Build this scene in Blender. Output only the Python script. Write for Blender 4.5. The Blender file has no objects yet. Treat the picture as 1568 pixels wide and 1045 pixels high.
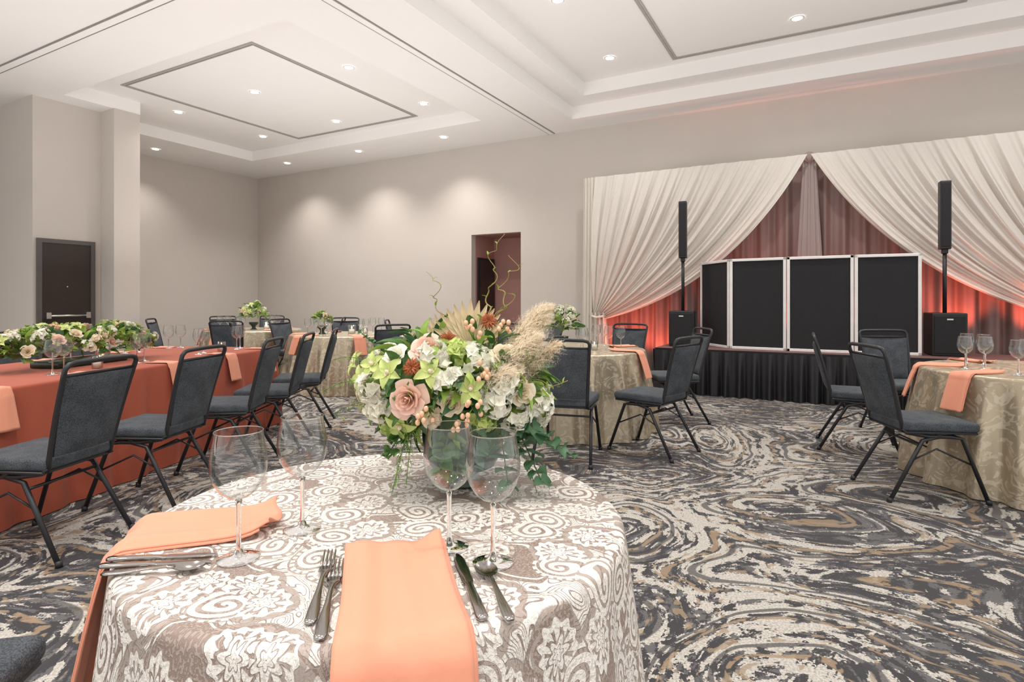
import bpy, bmesh, math, random
from math import sin, cos, pi, radians, sqrt
from mathutils import Matrix, Vector

random.seed(7)
YAW = radians(28.8)
CAMH = 1.25
D = bpy.data
SC = bpy.context.scene
COL = SC.collection

def W(lat, dep):
    return (lat*cos(YAW)-dep*sin(YAW), lat*sin(YAW)+dep*cos(YAW))

# ------------------------------------------------------------------ materials
class NT:
    def __init__(s, name):
        s.mat = D.materials.new(name); s.mat.use_nodes = True
        s.nt = s.mat.node_tree
        s.bsdf = s.nt.nodes["Principled BSDF"]; s.out = s.nt.nodes["Material Output"]
    def n(s, typ, props=None, **inp):
        nd = s.nt.nodes.new(typ)
        for k, v in (props or {}).items(): setattr(nd, k, v)
        for k, v in inp.items():
            key = k.replace('_', ' ')
            if k.startswith('i') and k[1:].isdigit(): key = int(k[1:])
            s.set(nd, key, v)
        return nd
    def set(s, nd, key, v):
        sock = nd.inputs[key]
        if isinstance(v, bpy.types.NodeSocket): s.nt.links.new(v, sock)
        else: sock.default_value = v
    def math(s, op, a, b=0.0, c=None, clamp=False):
        nd = s.nt.nodes.new('ShaderNodeMath'); nd.operation = op; nd.use_clamp = clamp
        s.set(nd, 0, a); s.set(nd, 1, b)
        if c is not None: s.set(nd, 2, c)
        return nd.outputs[0]
    def step(s, v, lo, hi):
        nd = s.nt.nodes.new('ShaderNodeMapRange'); nd.interpolation_type = 'SMOOTHSTEP'
        s.set(nd, 'Value', v); s.set(nd, 'From Min', lo); s.set(nd, 'From Max', hi)
        return nd.outputs['Result']
    def mix(s, f, a, b, blend='MIX'):
        nd = s.nt.nodes.new('ShaderNodeMix'); nd.data_type = 'RGBA'; nd.blend_type = blend
        s.set(nd, 0, f); s.set(nd, 6, a); s.set(nd, 7, b)
        return nd.outputs[2]
    def noise(s, vec, scale, detail=2.0, rough=0.5, dist=0.0, dims='3D'):
        nd = s.n('ShaderNodeTexNoise', {'noise_dimensions': dims}, Vector=vec, Scale=scale, Detail=detail, Roughness=rough, Distortion=dist)
        return nd
    def obj(s):
        return s.nt.nodes.new('ShaderNodeTexCoord').outputs['Object']
    def bump(s, h, strength, dist=0.01):
        b = s.n('ShaderNodeBump', Height=h, Strength=strength, Distance=dist)
        s.set(s.bsdf, 'Normal', b.outputs[0])

def c4(c): return (c[0], c[1], c[2], 1.0)

def simple(name, col, rough=0.6, metal=0.0, var=0.12, nscale=12.0, bump=0.0, sheen=0.0, trans=0.0, emis=None, estr=0.0, subs=0.0):
    m = NT(name)
    o = m.obj()
    nz = m.noise(o, nscale, 3.0)
    a = tuple(x*(1-var) for x in col); b = tuple(min(1, x*(1+var)) for x in col)
    m.set(m.bsdf, 'Base Color', m.mix(nz.outputs[0], c4(a), c4(b)))
    m.bsdf.inputs['Roughness'].default_value = rough
    m.bsdf.inputs['Metallic'].default_value = metal
    if sheen: m.bsdf.inputs['Sheen Weight'].default_value = sheen
    if bump:
        nb = m.noise(o, nscale*8, 4.0)
        m.bump(nb.outputs[0], bump, 0.004)
    if emis:
        m.bsdf.inputs['Emission Color'].default_value = c4(emis)
        m.bsdf.inputs['Emission Strength'].default_value = estr
    if trans:
        tr = m.n('ShaderNodeBsdfTranslucent', Color=c4(b))
        mx = m.n('ShaderNodeMixShader', i0=trans, i1=m.bsdf.outputs[0], i2=tr.outputs[0])
        m.nt.links.new(mx.outputs[0], m.out.inputs[0])
    return m.mat

M_wall = simple('wall_paint', (.60, .55, .505), .85, var=.03, nscale=2.0, bump=.15)
M_ceil = simple('ceiling_paint', (.90, .885, .87), .9, var=.015, nscale=1.5)
M_groove = simple('ceiling_track', (.26, .235, .22), .6)
M_mold = simple('ceiling_mold', (.40, .37, .35), .6)
M_niche = simple('niche_paint', (.46, .25, .22), .8, var=.04)
M_door = simple('door_wood', (.030, .018, .014), .35, var=.3, nscale=4)
M_frame = simple('door_frame', (.10, .09, .085), .4)
M_metal = simple('brushed_metal', (.75, .74, .72), .25, metal=1.0, var=.05)
M_pewter = simple('flatware_steel', (.42, .40, .38), .16, metal=1.0, var=.1)
M_chairmetal = simple('chair_frame_metal', (.035, .036, .040), .38, metal=.4)
M_black = simple('black_plastic', (.012, .012, .013), .45)
M_blackfab = simple('black_fabric', (.013, .013, .015), .85, var=.3, nscale=40)
M_skirt = simple('skirt_satin', (.018, .018, .021), .38, var=.2)
M_white = simple('white_powdercoat', (.78, .76, .74), .4)
M_deck = simple('stage_deck', (.16, .08, .075), .6)
M_napkin = simple('napkin_cotton', (.80, .325, .205), .75, var=.05, nscale=6, bump=.25, sheen=.15)
M_terra = simple('terracotta_linen', (.38, .078, .038), .8, var=.10, nscale=5, bump=.2, sheen=.1)
M_drape = simple('sheer_drape', (.88, .85, .79), .8, var=.03, trans=.34)
M_back = simple('backdrop_satin', (.23, .155, .145), .5, var=.08, nscale=3)
M_knot = simple('knot_satin', (.30, .24, .23), .55, var=.08, nscale=3)
M_emit = simple('downlight_lens', (1, 1, 1), .5, emis=(1, .97, .92), estr=9.0)
M_flame = simple('candle_flame', (1, .8, .5), .5, emis=(1, .7, .3), estr=12)
M_wax = simple('candle_wax', (.85, .8, .7), .5, subs=.3)
M_vase = simple('vase_glaze', (.012, .03, .015), .2)

def chair_fabric():
    m = NT('chair_upholstery'); o = m.obj()
    n1 = m.noise(o, 260, 2); n2 = m.noise(o, 14, 3)
    f = m.math('MULTIPLY', n1.outputs[0], .75); f = m.math('ADD', f, m.math('MULTIPLY', n2.outputs[0], .25))
    f = m.step(f, .38, .62)
    m.set(m.bsdf, 'Base Color', m.mix(f, (.028, .034, .042, 1), (.090, .103, .120, 1)))
    m.bsdf.inputs['Roughness'].default_value = .9
    m.bump(n1.outputs[0], .3, .002)
    return m.mat
M_uph = chair_fabric()

def champagne():
    m = NT('champagne_damask'); o = m.obj()
    w = m.noise(o, 6, 2, dist=1.2)
    bands = m.math('SINE', m.math('MULTIPLY', w.outputs[0], 38))
    f = m.math('MULTIPLY', m.step(bands, -.1, .4), m.step(m.noise(o, 22, 2).outputs[0], .38, .52))
    m.set(m.bsdf, 'Base Color', m.mix(f, (.46, .385, .275, 1), (.60, .525, .40, 1)))
    r = m.math('ADD', m.math('MULTIPLY', f, .12), .30)
    m.set(m.bsdf, 'Roughness', r)
    m.bsdf.inputs['Metallic'].default_value = .55
    m.bump(f, .12, .002)
    return m.mat
M_champ = champagne()

def lace():
    m = NT('lace_tablecloth'); o = m.obj()
    uv = m.nt.nodes.new('ShaderNodeTexCoord').outputs['UV']
    wn = m.noise(uv, 9.0, 1.0, dims='2D')
    off = m.n('ShaderNodeVectorMath', {'operation': 'MULTIPLY_ADD'}, i0=wn.outputs['Color'], i1=(.040, .040, 0), i2=uv).outputs[0]
    vo = m.n('ShaderNodeTexVoronoi', {'feature': 'F1', 'voronoi_dimensions': '2D'}, Vector=off, Scale=10.0, Randomness=.85)
    loc = m.n('ShaderNodeVectorMath', {'operation': 'SUBTRACT'}, i0=off, i1=vo.outputs['Position']).outputs[0]
    sx = m.n('ShaderNodeSeparateXYZ', i0=loc)
    r = m.math('SQRT', m.math('ADD', m.math('MULTIPLY', sx.outputs[0], sx.outputs[0]), m.math('MULTIPLY', sx.outputs[1], sx.outputs[1])))
    th = m.math('ARCTAN2', sx.outputs[1], sx.outputs[0])
    rnd = m.n('ShaderNodeSeparateColor', i0=vo.outputs['Color'])
    ph = m.math('MULTIPLY', rnd.outputs[0], 6.28)
    fine = m.noise(o, 520, 1.0).outputs[0]
    c6 = m.math('COSINE', m.math('ADD', m.math('MULTIPLY', th, 6), ph))
    rn = m.math('DIVIDE', r, m.math('MULTIPLY_ADD', c6, .0065, .022))
    core = m.math('MULTIPLY', m.step(rn, 1.0, .93), m.step(m.math('ABSOLUTE', m.math('SINE', m.math('MULTIPLY', rn, 6.6))), .08, .32))
    c12 = m.math('COSINE', m.math('ADD', m.math('MULTIPLY', th, 12), ph))
    rn2 = m.math('DIVIDE', r, m.math('MULTIPLY_ADD', c12, .0035, .045))
    ribs = m.math('MAXIMUM', m.step(c12, -.65, -.3), m.step(rn2, .80, .84))
    corol = m.math('MULTIPLY', m.math('MULTIPLY', ribs, m.step(rn2, 1.0, .96)), m.step(rn, 1.04, 1.11))
    flower = m.math('MAXIMUM', core, corol)
    sp = m.math('SINE', m.math('ADD', m.math('ADD', th, m.math('MULTIPLY', r, 330)), ph))
    cord = m.math('MULTIPLY', m.step(sp, -.55, -.30), m.step(r, .051, .048))
    beads = m.step(m.math('SINE', m.math('MULTIPLY', th, 18)), -.6, -.2)
    rimb = m.math('MULTIPLY', m.math('MULTIPLY', m.step(r, .0455, .047), m.step(r, .057, .055)), beads)
    scroll = m.math('MAXIMUM', cord, rimb)
    sel = m.step(rnd.outputs[1], .52, .54)
    motif = m.mix(sel, flower, scroll)
    inside = m.step(r, .060, .057)
    vn = m.noise(off, 12, .6, dist=1.3, dims='2D').outputs[0]
    vine = m.step(m.math('ABSOLUTE', m.math('SINE', m.math('MULTIPLY', vn, 44))), .22, .40)
    area = m.noise(off, 7.0, .5, dims='2D').outputs[0]
    vine = m.math('MULTIPLY', vine, m.step(area, .462, .475))
    vine = m.math('MAXIMUM', vine, m.math('MULTIPLY', m.step(area, .405, .411), m.step(area, .438, .431)))
    mask = m.math('MAXIMUM', motif, m.math('MULTIPLY', vine, m.math('SUBTRACT', 1.0, m.math('MULTIPLY', inside, .75))), clamp=True)
    thread = m.step(m.noise(off, 170, 1.5, dims='2D').outputs[0], .36, .56)
    mask = m.math('MULTIPLY', mask, m.math('MULTIPLY_ADD', thread, .30, .74), clamp=True)
    mesh_ = m.step(m.noise(off, 230, .5, dims='2D').outputs[0], .50, .58)
    mask = m.math('MAXIMUM', mask, m.math('MULTIPLY', mesh_, .20), clamp=True)
    white = m.mix(m.step(fine, .35, .65), (.72, .68, .62, 1), (.90, .87, .83, 1))
    base = m.mix(m.noise(o, 8, 2).outputs[0], (.24, .175, .145, 1), (.33, .25, .21, 1))
    m.set(m.bsdf, 'Base Color', m.mix(mask, base, white))
    m.set(m.bsdf, 'Roughness', m.math('ADD', m.math('MULTIPLY', mask, .4), .40))
    h = m.math('ADD', mask, m.math('MULTIPLY', fine, .25))
    m.bump(h, .8, .003)
    return m.mat
M_lace = lace()

def carpet():
    m = NT('carpet_swirl'); o = m.obj()
    w1 = m.noise(o, .5, 1.0, dims='2D')
    p1 = m.n('ShaderNodeVectorMath', {'operation': 'MULTIPLY_ADD'}, i0=w1.outputs['Color'], i1=(1.3, 1.3, 0), i2=o).outputs[0]
    w2 = m.noise(o, 2.6, 1, dims='2D')
    p2 = m.n('ShaderNodeVectorMath', {'operation': 'MULTIPLY_ADD'}, i0=w2.outputs['Color'], i1=(.12, .12, 0), i2=p1).outputs[0]
    vo = m.n('ShaderNodeTexVoronoi', {'feature': 'SMOOTH_F1', 'voronoi_dimensions': '2D'}, Vector=p2, Scale=.85)
    vo.inputs['Smoothness'].default_value = .2
    d = vo.outputs['Distance']
    n1 = m.noise(p2, .9, .5, dims='2D').outputs[0]
    ph = m.math('ADD', m.math('MULTIPLY', d, 54), m.math('MULTIPLY', n1, 26))
    q1 = m.noise(o, 1.0, 1, dims='2D').outputs['Color']
    sep = m.n('ShaderNodeSeparateColor', i0=q1)
    def streak(fx, fy, sc, det, ro, ox):
        cx = m.n('ShaderNodeCombineXYZ', X=m.math('ADD', m.math('MULTIPLY', ph, fx), ox), Y=m.math('MULTIPLY', sep.outputs[0], fy), Z=m.math('MULTIPLY', sep.outputs[1], fy))
        return m.noise(cx.outputs[0], sc, det, ro).outputs[0]
    s1 = streak(.55, 19, 1.0, 3.5, .62, 0)
    s2 = streak(.46, 12, 1.0, 2.5, .55, 40)
    s3 = streak(.60, 16, 1.0, 3, .6, 80)
    zone = m.noise(o, 1.0, 1.5, dims='2D').outputs[0]
    fine = m.noise(o, 110, 2, .7, dims='2D').outputs[0]
    med = m.noise(p2, 18, 3, .65, dims='2D').outputs[0]
    line = m.math('SINE', m.math('MULTIPLY', ph, 1.0))
    e1 = m.math('ADD', s1, m.math('MULTIPLY', m.math('SUBTRACT', zone, .5), .42))
    e1 = m.math('ADD', e1, m.math('MULTIPLY', line, .075))
    e1 = m.math('ADD', e1, m.math('MULTIPLY', m.math('SUBTRACT', fine, .5), .15))
    e1 = m.math('ADD', e1, m.math('MULTIPLY', m.math('SUBTRACT', med, .5), .24))
    cream = m.step(e1, .512, .548)
    grey = m.step(m.math('ADD', s3, m.math('MULTIPLY', m.math('SUBTRACT', fine, .5), .25)), .50, .58)
    tan_ = m.step(m.math('ADD', s2, m.math('MULTIPLY', m.math('SUBTRACT', med, .5), .2)), .61, .635)
    fl = m.math('SINE', m.math('ADD', m.math('MULTIPLY', ph, .5), 1.0))
    dline = m.step(fl, .94, .98)
    tline = m.math('MULTIPLY', m.step(m.math('SINE', m.math('ADD', m.math('MULTIPLY', ph, .5), 2.6)), .95, .98), m.step(med, .42, .5))
    c = m.mix(m.math('MULTIPLY', grey, .7), (.043, .042, .046, 1), (.145, .142, .143, 1))
    c = m.mix(cream, c, m.mix(m.step(fine, .3, .7), (.34, .32, .29, 1), (.56, .53, .48, 1)))
    c = m.mix(m.math('MULTIPLY', tan_, .75), c, (.30, .22, .145, 1))
    c = m.mix(m.math('MULTIPLY', dline, .8), c, (.050, .048, .052, 1))
    c = m.mix(m.math('MULTIPLY', tline, .8), c, (.31, .22, .14, 1))
    m.set(m.bsdf, 'Base Color', c)
    m.bsdf.inputs['Roughness'].default_value = .95
    m.bump(m.noise(o, 300, 2).outputs[0], .3, .003)
    return m.mat
M_carpet = carpet()

def thin_glass():
    m = NT('thin_glass')
    lw = m.n('ShaderNodeLayerWeight', Blend=.5)
    f = lw.outputs['Facing']
    nz = m.noise(m.obj(), 3, 1)
    tint = m.mix(m.math('POWER', f, 3.0), (.94, .95, .95, 1), (.30, .31, .32, 1))
    tr = m.n('ShaderNodeBsdfTransparent', Color=tint)
    fr = m.math('ADD', m.math('MULTIPLY', m.math('POWER', f, 2.2), .75), .06, clamp=True)
    gl = m.n('ShaderNodeBsdfGlossy', Color=m.mix(nz.outputs[0], (.92, .95, .95, 1), (1, 1, 1, 1)), Roughness=.02)
    mx = m.n('ShaderNodeMixShader', i0=fr, i1=tr.outputs[0], i2=gl.outputs[0])
    m.nt.links.new(mx.outputs[0], m.out.inputs[0])
    return m.mat
M_glass = thin_glass()
def solid_glass():
    m = NT('crystal_stem')
    m.set(m.bsdf, 'Base Color', m.mix(m.noise(m.obj(), 3, 1).outputs[0], (.93, .95, .95, 1), (1, 1, 1, 1)))
    m.bsdf.inputs['Transmission Weight'].default_value = 1.0
    m.bsdf.inputs['Roughness'].default_value = .01
    m.bsdf.inputs['IOR'].default_value = 1.5
    return m.mat
M_stem = solid_glass()

# flowers
F_white = simple('petal_white', (.92, .91, .80), .6, var=.06, nscale=30, trans=.22)
F_cream = simple('petal_cream', (.90, .80, .62), .6, var=.08, nscale=30, trans=.2)
F_blush = simple('petal_blush', (.90, .64, .53), .6, var=.08, nscale=30, trans=.2)
F_green = simple('petal_lime', (.62, .72, .26), .55, var=.15, nscale=30, trans=.25)
F_rust = simple('petal_rust', (.38, .10, .03), .7, var=.3, nscale=40)
F_berry = simple('berry_peach', (.82, .50, .32), .35, var=.2, nscale=20)
F_leaf = simple('leaf_green', (.070, .165, .036), .5, var=.35, nscale=18, trans=.15)
F_euca = simple('leaf_eucalyptus', (.07, .165, .08), .5, var=.25, nscale=14, trans=.1)
F_lime = simple('leaf_lime', (.29, .43, .08), .5, var=.3, nscale=18, trans=.2)
F_twig = simple('willow_twig', (.33, .25, .07), .6, var=.3, nscale=25)
F_pampas = simple('pampas_plume', (.92, .82, .67), .9, var=.10, nscale=20, trans=.3)
F_palm = simple('dried_palm', (.60, .47, .28), .7, var=.2, nscale=20)
FL = [F_white, F_cream, F_blush, F_green, F_rust, F_berry, F_leaf, F_euca, F_lime, F_twig, F_pampas, F_palm, M_vase]
WHI, CRE, BLU, GRE, RUS, BER, LEA, EUC, LIM, TWI, PAM, PAL, VAS = range(13)

# ------------------------------------------------------------------ mesh builder
class MB:
    def __init__(s): s.v = []; s.f = []; s.m = []; s.s = []
    def add(s, vf, mat=0, smooth=True, M=None):
        v, f = vf; o = len(s.v)
        if M is not None: v = [M @ Vector(p) for p in v]
        s.v.extend([tuple(p) for p in v])
        for q in f:
            s.f.append(tuple(i+o for i in q)); s.m.append(mat); s.s.append(smooth)
    def obj(s, name, mats, loc=(0, 0, 0), rot=0.0, parent=None):
        ob = mk(name, s.mesh(name, mats), loc, rot, parent); return ob
    def mesh(s, name, mats):
        me = D.meshes.new(name); me.from_pydata(s.v, [], s.f)
        for m in mats: me.materials.append(m)
        me.polygons.foreach_set('material_index', s.m)
        me.polygons.foreach_set('use_smooth', s.s)
        me.update(); return me

def mk(name, me, loc=(0, 0, 0), rot=0.0, parent=None):
    ob = D.objects.new(name, me); COL.objects.link(ob)
    ob.location = loc
    ob.rotation_euler = rot if isinstance(rot, (tuple, list)) else (0, 0, rot)
    if parent: ob.parent = parent
    return ob

def grid(fn, nu, nv, closeu=False):
    vs = []; fs = []
    for j in range(nv+1):
        for i in range(nu if closeu else nu+1):
            vs.append(fn(i/nu, j/nv))
    w = nu if closeu else nu+1
    for j in range(nv):
        for i in range(nu):
            a = j*w+i; b = j*w+(i+1) % w if closeu else j*w+i+1
            fs.append((a, b, b+w, a+w))
    return vs, fs

def revolve(prof, seg=24):
    return grid(lambda u, v: (prof[round(v*(len(prof)-1))][0]*cos(2*pi*u), prof[round(v*(len(prof)-1))][0]*sin(2*pi*u), prof[round(v*(len(prof)-1))][1]), seg, len(prof)-1, True)

def tube(pts, r, seg=8, sq=False):
    pts = [Vector(p) for p in pts]; n = len(pts)
    rs = r if isinstance(r, (list, tuple)) else [r]*n
    vs = []; fs = []
    t0 = (pts[1]-pts[0]).normalized()
    up = Vector((0, 0, 1)) if abs(t0.z) < .9 else Vector((1, 0, 0))
    x = t0.cross(up).normalized()
    for i, p in enumerate(pts):
        t = (pts[min(i+1, n-1)]-pts[max(i-1, 0)]).normalized()
        x = (x - t*x.dot(t)).normalized(); y = t.cross(x)
        for k in range(seg):
            a = 2*pi*(k+.5)/seg
            vs.append(p + (x*cos(a)+y*sin(a))*rs[i])
    for i in range(n-1):
        for k in range(seg):
            k2 = (k+1) % seg
            fs.append((i*seg+k, i*seg+k2, (i+1)*seg+k2, (i+1)*seg+k))
    fs.append(tuple(range(seg-1, -1, -1))); fs.append(tuple((n-1)*seg+k for k in range(seg)))
    return vs, fs

def box(x0, x1, y0, y1, z0, z1):
    v = [(x, y, z) for z in (z0, z1) for y in (y0, y1) for x in (x0, x1)]
    f = [(0, 2, 3, 1), (4, 5, 7, 6), (0, 1, 5, 4), (2, 6, 7, 3), (0, 4, 6, 2), (1, 3, 7, 5)]
    return v, f

def rbox(x0, x1, y0, y1, z0, z1, b=.01, seg=3):
    bm = bmesh.new(); bmesh.ops.create_cube(bm, size=1)
    for v in bm.verts:
        v.co = Vector((x0+(v.co.x+.5)*(x1-x0), y0+(v.co.y+.5)*(y1-y0), z0+(v.co.z+.5)*(z1-z0)))
    bmesh.ops.bevel(bm, geom=bm.edges[:], offset=b, segments=seg, affect='EDGES', profile=.5)
    bm.verts.ensure_lookup_table()
    vs = [v.co.copy() for v in bm.verts]; fs = [tuple(v.index for v in f.verts) for f in bm.faces]
    bm.free(); return vs, fs

def ball(r, seg=10, rings=7, sz=1.0):
    return grid(lambda u, v: (r*sin(pi*v)*cos(2*pi*u), r*sin(pi*v)*sin(2*pi*u), -r*sz*cos(pi*v)), seg, rings, True)

def T(x, y, z): return Matrix.Translation((x, y, z))
def Rz(a): return Matrix.Rotation(a, 4, 'Z')
def Rx(a): return Matrix.Rotation(a, 4, 'X')
def Ry(a): return Matrix.Rotation(a, 4, 'Y')
def S(k): return Matrix.Scale(k, 4)
def orient(p, n, spin=0.0, sc=1.0):
    q = Vector(n).normalized().to_track_quat('Z', 'Y').to_matrix().to_4x4()
    return T(*p) @ q @ Rz(spin) @ S(sc)

# ------------------------------------------------------------------ room shell
HC = 4.20
YB = 9.30
mb = MB(); mb.add(box(-14.2, 7.0, -4.5, 10.4, -.1, 0)); mb.obj('floor', [M_carpet])

mb = MB()
mb.add(box(-12.31, -6.0, YB, YB+.15, 0, HC), 0, False)
mb.add(box(-4.93, 7.0, YB, YB+.15, 0, HC), 0, False)
mb.add(box(-6.0, -4.93, YB, YB+.15, 2.5, HC), 0, False)
# niche interior
mb.add(box(-6.1, -6.0, YB+.15, 10.15, 0, 2.6), 1, False)
mb.add(box(-4.93, -4.83, YB+.15, 10.15, 0, 2.6), 1, False)
mb.add(box(-6.1, -4.83, 10.15, 10.3, 0, 2.6), 1, False)
mb.add(box(-6.0, -4.93, YB+.15, 10.15, 2.5, 2.6), 1, False)
mb.obj('wall_back', [M_wall, M_niche])
mb = MB(); mb.add(box(-12.31, -12.16, 5.19, YB, 0, HC), 0, False)
mb.add(box(-12.31, -10.0, 5.19, 5.25, 0, HC), 0, False)
mb.obj('wall_left_alcove', [M_wall])
mb = MB(); mb.add(box(-10.15, -10.0, 4.05, 5.18, 0, HC), 0, False)
mb.add(box(-10.0, -9.61, 4.81, 5.19, 0, HC), 0, False)
mb.add(box(-14.05, -10.0, 3.93, 4.05, 0, HC), 0, False)
mb.obj('wall_left', [M_wall])
mb = MB(); mb.add(box(-14.2, -14.05, -4.5, 4.05, 0, HC), 0, False); mb.obj('wall_side', [M_wall])

# baseboards
mb = MB()
mb.add(box(-12.15, -6.0, YB-.015, YB-.001, 0, .12), 0, False)
mb.add(box(-4.93, 7.0, YB-.015, YB-.001, 0, .12), 0, False)
mb.obj('baseboard_back', [M_frame])

# ceiling with trays
xs = [-14.2, -10.7, -9.62, -5.0, -3.66, -3.3, 3.3, 3.66, 7.0]
ys = [-4.5, -1.6, 2.2, 4.15, 4.5, 5.2, 8.05, 8.3, 8.7, 10.4]
def ch(cx, cy):
    if -9.62 < cx < -5.0 and (4.15 < cy < 8.05 or -1.6 < cy < 2.2): return 4.40
    if -10.7 < cx < -5.0 and (5.2 < cy < 8.05 or -1.6 < cy < 2.2): return 4.40
    if -3.3 < cx < 3.3 and 4.5 < cy < 8.3: return 4.60
    if -3.66 < cx < 3.66 and 4.15 < cy < 8.7: return 4.40
    if -3.66 < cx < 3.66 and -1.6 < cy < 2.2: return 4.40
    return HC
mb = MB()
for i in range(len(xs)-1):
    for j in range(len(ys)-1):
        h = ch((xs[i]+xs[i+1])/2, (ys[j]+ys[j+1])/2)
        x0, x1, y0, y1 = xs[i], xs[i+1], ys[j], ys[j+1]
        mb.add(([(x0, y0, h), (x0, y1, h), (x1, y1, h), (x1, y0, h)], [(0, 1, 2, 3)]), 0, False)
        if i < len(xs)-2:
            h2 = ch((xs[i+1]+xs[i+2])/2, (ys[j]+ys[j+1])/2)
            if h2 != h: mb.add(([(x1, y0, h), (x1, y1, h), (x1, y1, h2), (x1, y0, h2)], [(0, 1, 2, 3)]), 0, False)
        if j < len(ys)-2:
            h2 = ch((xs[i]+xs[i+1])/2, (ys[j+1]+ys[j+2])/2)
            if h2 != h: mb.add(([(x0, y1, h), (x1, y1, h), (x1, y1, h2), (x0, y1, h2)], [(0, 1, 2, 3)]), 0, False)
mb.add(box(-14.2, 7.0, -4.5, 10.4, 4.7, 4.75), 0, False)
mb.obj('ceiling', [M_ceil])

# ceiling partition tracks
mb = MB()
for dx in (-.05, .05):
    mb.add(box(-4.3+dx-.011, -4.3+dx+.011, -4.5, YB-.01, HC-.006, HC+.004), 0, False)
    mb.add(box(-14, 7, 3.3+dx-.011, 3.3+dx+.011, HC-.007, HC+.003), 0, False)
mb.add(box(-4.34, -4.26, -4.5, YB-.01, HC-.012, HC+.004), 1, False)
mb.add(box(-14, 7, 3.26, 3.34, HC-.013, HC+.004), 1, False)
mb.obj('trim_ceiling_track', [M_groove, M_ceil])
def molding(name, x0, x1, y0, y1, h):
    mb = MB()
    for (a, w, mt) in ((0, .035, 0), (.05, .012, 0)):
        X0, X1, Y0, Y1 = x0+a, x1-a, y0+a, y1-a
        for bx in (box(X0, X1, Y0, Y0+w, h-.012, h+.004), box(X0, X1, Y1-w, Y1, h-.012, h+.004),
                   box(X0, X0+w, Y0+w, Y1-w, h-.012, h+.004), box(X1-w, X1, Y0+w, Y1-w, h-.012, h+.004)):
            mb.add(bx, mt, False)
    mb.obj(name, [M_mold])
molding('trim_1', -9.06, -6.15, 4.62, 7.85, 4.40)
molding('trim_2', -1.9, 1.35, 5.0, 8.1, 4.60)

# door in left wall
mb = MB()
mb.add(box(-9.995, -9.96, 3.97, 4.03, 0, 2.15), 1, False)
mb.add(box(-9.995, -9.96, 4.66, 4.72, 0, 2.15), 1, False)
mb.add(box(-9.995, -9.96, 4.03, 4.66, 2.09, 2.15), 1, False)
mb.add(box(-9.995, -9.975, 4.03, 4.66, 0.01, 2.09), 0, False)
mb.add(tube([(-9.92, 4.08, 1.02), (-9.92, 4.60, 1.02)], .018, 8), 2)
mb.add(box(-9.975, -9.90, 4.06, 4.12, .98, 1.07), 2, False)
mb.add(box(-9.975, -9.90, 4.57, 4.63, .98, 1.07), 2, False)
mb.add(ball(.012), 2, True, T(-9.97, 4.35, 1.45))
mb.obj('door_1', [M_door, M_frame, M_metal])
# door inside niche, on its left-hand wall
mb = MB()
mb.add(box(-5.995, -5.96, 9.50, 10.10, .01, 2.08), 1, False)
mb.add(box(-5.96, -5.95, 9.55, 10.05, .02, 2.03), 0, False)
mb.add(tube([(-5.90, 9.6, 1.02), (-5.90, 10.0, 1.02)], .015, 8), 2)
mb.add(box(-5.95, -5.90, 9.6, 9.64, 1.0, 1.05), 2, False)
mb.add(box(-5.95, -5.90, 9.96, 10.0, 1.0, 1.05), 2, False)
mb.obj('door_2', [M_door, M_black, M_metal])

# ------------------------------------------------------------------ downlights
dl = MB()
dl.add(grid(lambda u, v: ((.058+.022*v)*cos(2*pi*u), (.058+.022*v)*sin(2*pi*u), -.004+.004*v), 24, 1, True), 0)
dl.add(([(0, 0, .0)]+[(.058*cos(2*pi*k/24), .058*sin(2*pi*k/24), -.003) for k in range(24)], [(0, (k+1) % 24+1, k+1) for k in range(24)]), 1)
dlm = dl.mesh('recessed_downlight', [M_white, M_emit])
def spot(x, y, z, power, ang=130, col=(1, .955, .905), tgt=(0, 0, -1), blend=.9, size=.08):
    l = D.lights.new('spot', 'SPOT'); l.energy = power; l.spot_size = radians(ang); l.spot_blend = blend
    l.color = col; l.shadow_soft_size = size
    o = D.objects.new('spot_lamp', l); COL.objects.link(o); o.location = (x, y, z)
    o.rotation_euler = Vector(tgt).to_track_quat('-Z', 'Y').to_euler()
    return o
def downlight(x, y, h, power, ang=130, blend=.9):
    mk('recessed_downlight', dlm, (x, y, h-.004))
    spot(x, y, h-.03, power, ang, blend=blend)
for x in (-9.53, -7.6, -5.68):
    for y in (5.76, 7.40): downlight(x, y, 4.40, 118)
for x in (-2.65, -.33, 2.0):
    for y in (5.88, 7.62): downlight(x, y, 4.60, 125)
for x in (-9.5, -7.6, -5.68, -2.65, -.33, 2.0):
    for y in (-.8, 1.2): downlight(x, y, 4.40, 130)
for x in (-10.2, -8.15, -6.1):
    downlight(x, 8.53, 4.20, 80, 118, .75)
downlight(-11.5, 6.5, 4.20, 60, 110, .8)
# added fill lights without fixtures, aimed up to brighten the ceiling
def uparea(x, y, z, sx, sy, power):
    l = D.lights.new('added_ceiling_fill', 'AREA'); l.shape = 'RECTANGLE'; l.size = sx; l.size_y = sy
    l.energy = power; l.color = (1, .975, .955)
    o = D.objects.new('added_ceiling_fill_light', l); COL.objects.link(o); o.location = (x, y, z)
    o.rotation_euler = (pi, 0, 0)
uparea(-6.3, 5.6, 1.75, 5.0, 4.6, 56)
uparea(-.3, 5.0, 1.9, 6, 4, 52)
uparea(-6.0, .4, 1.75, 6, 5, 56)
uparea(.5, .2, 1.75, 6, 5, 50)

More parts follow.
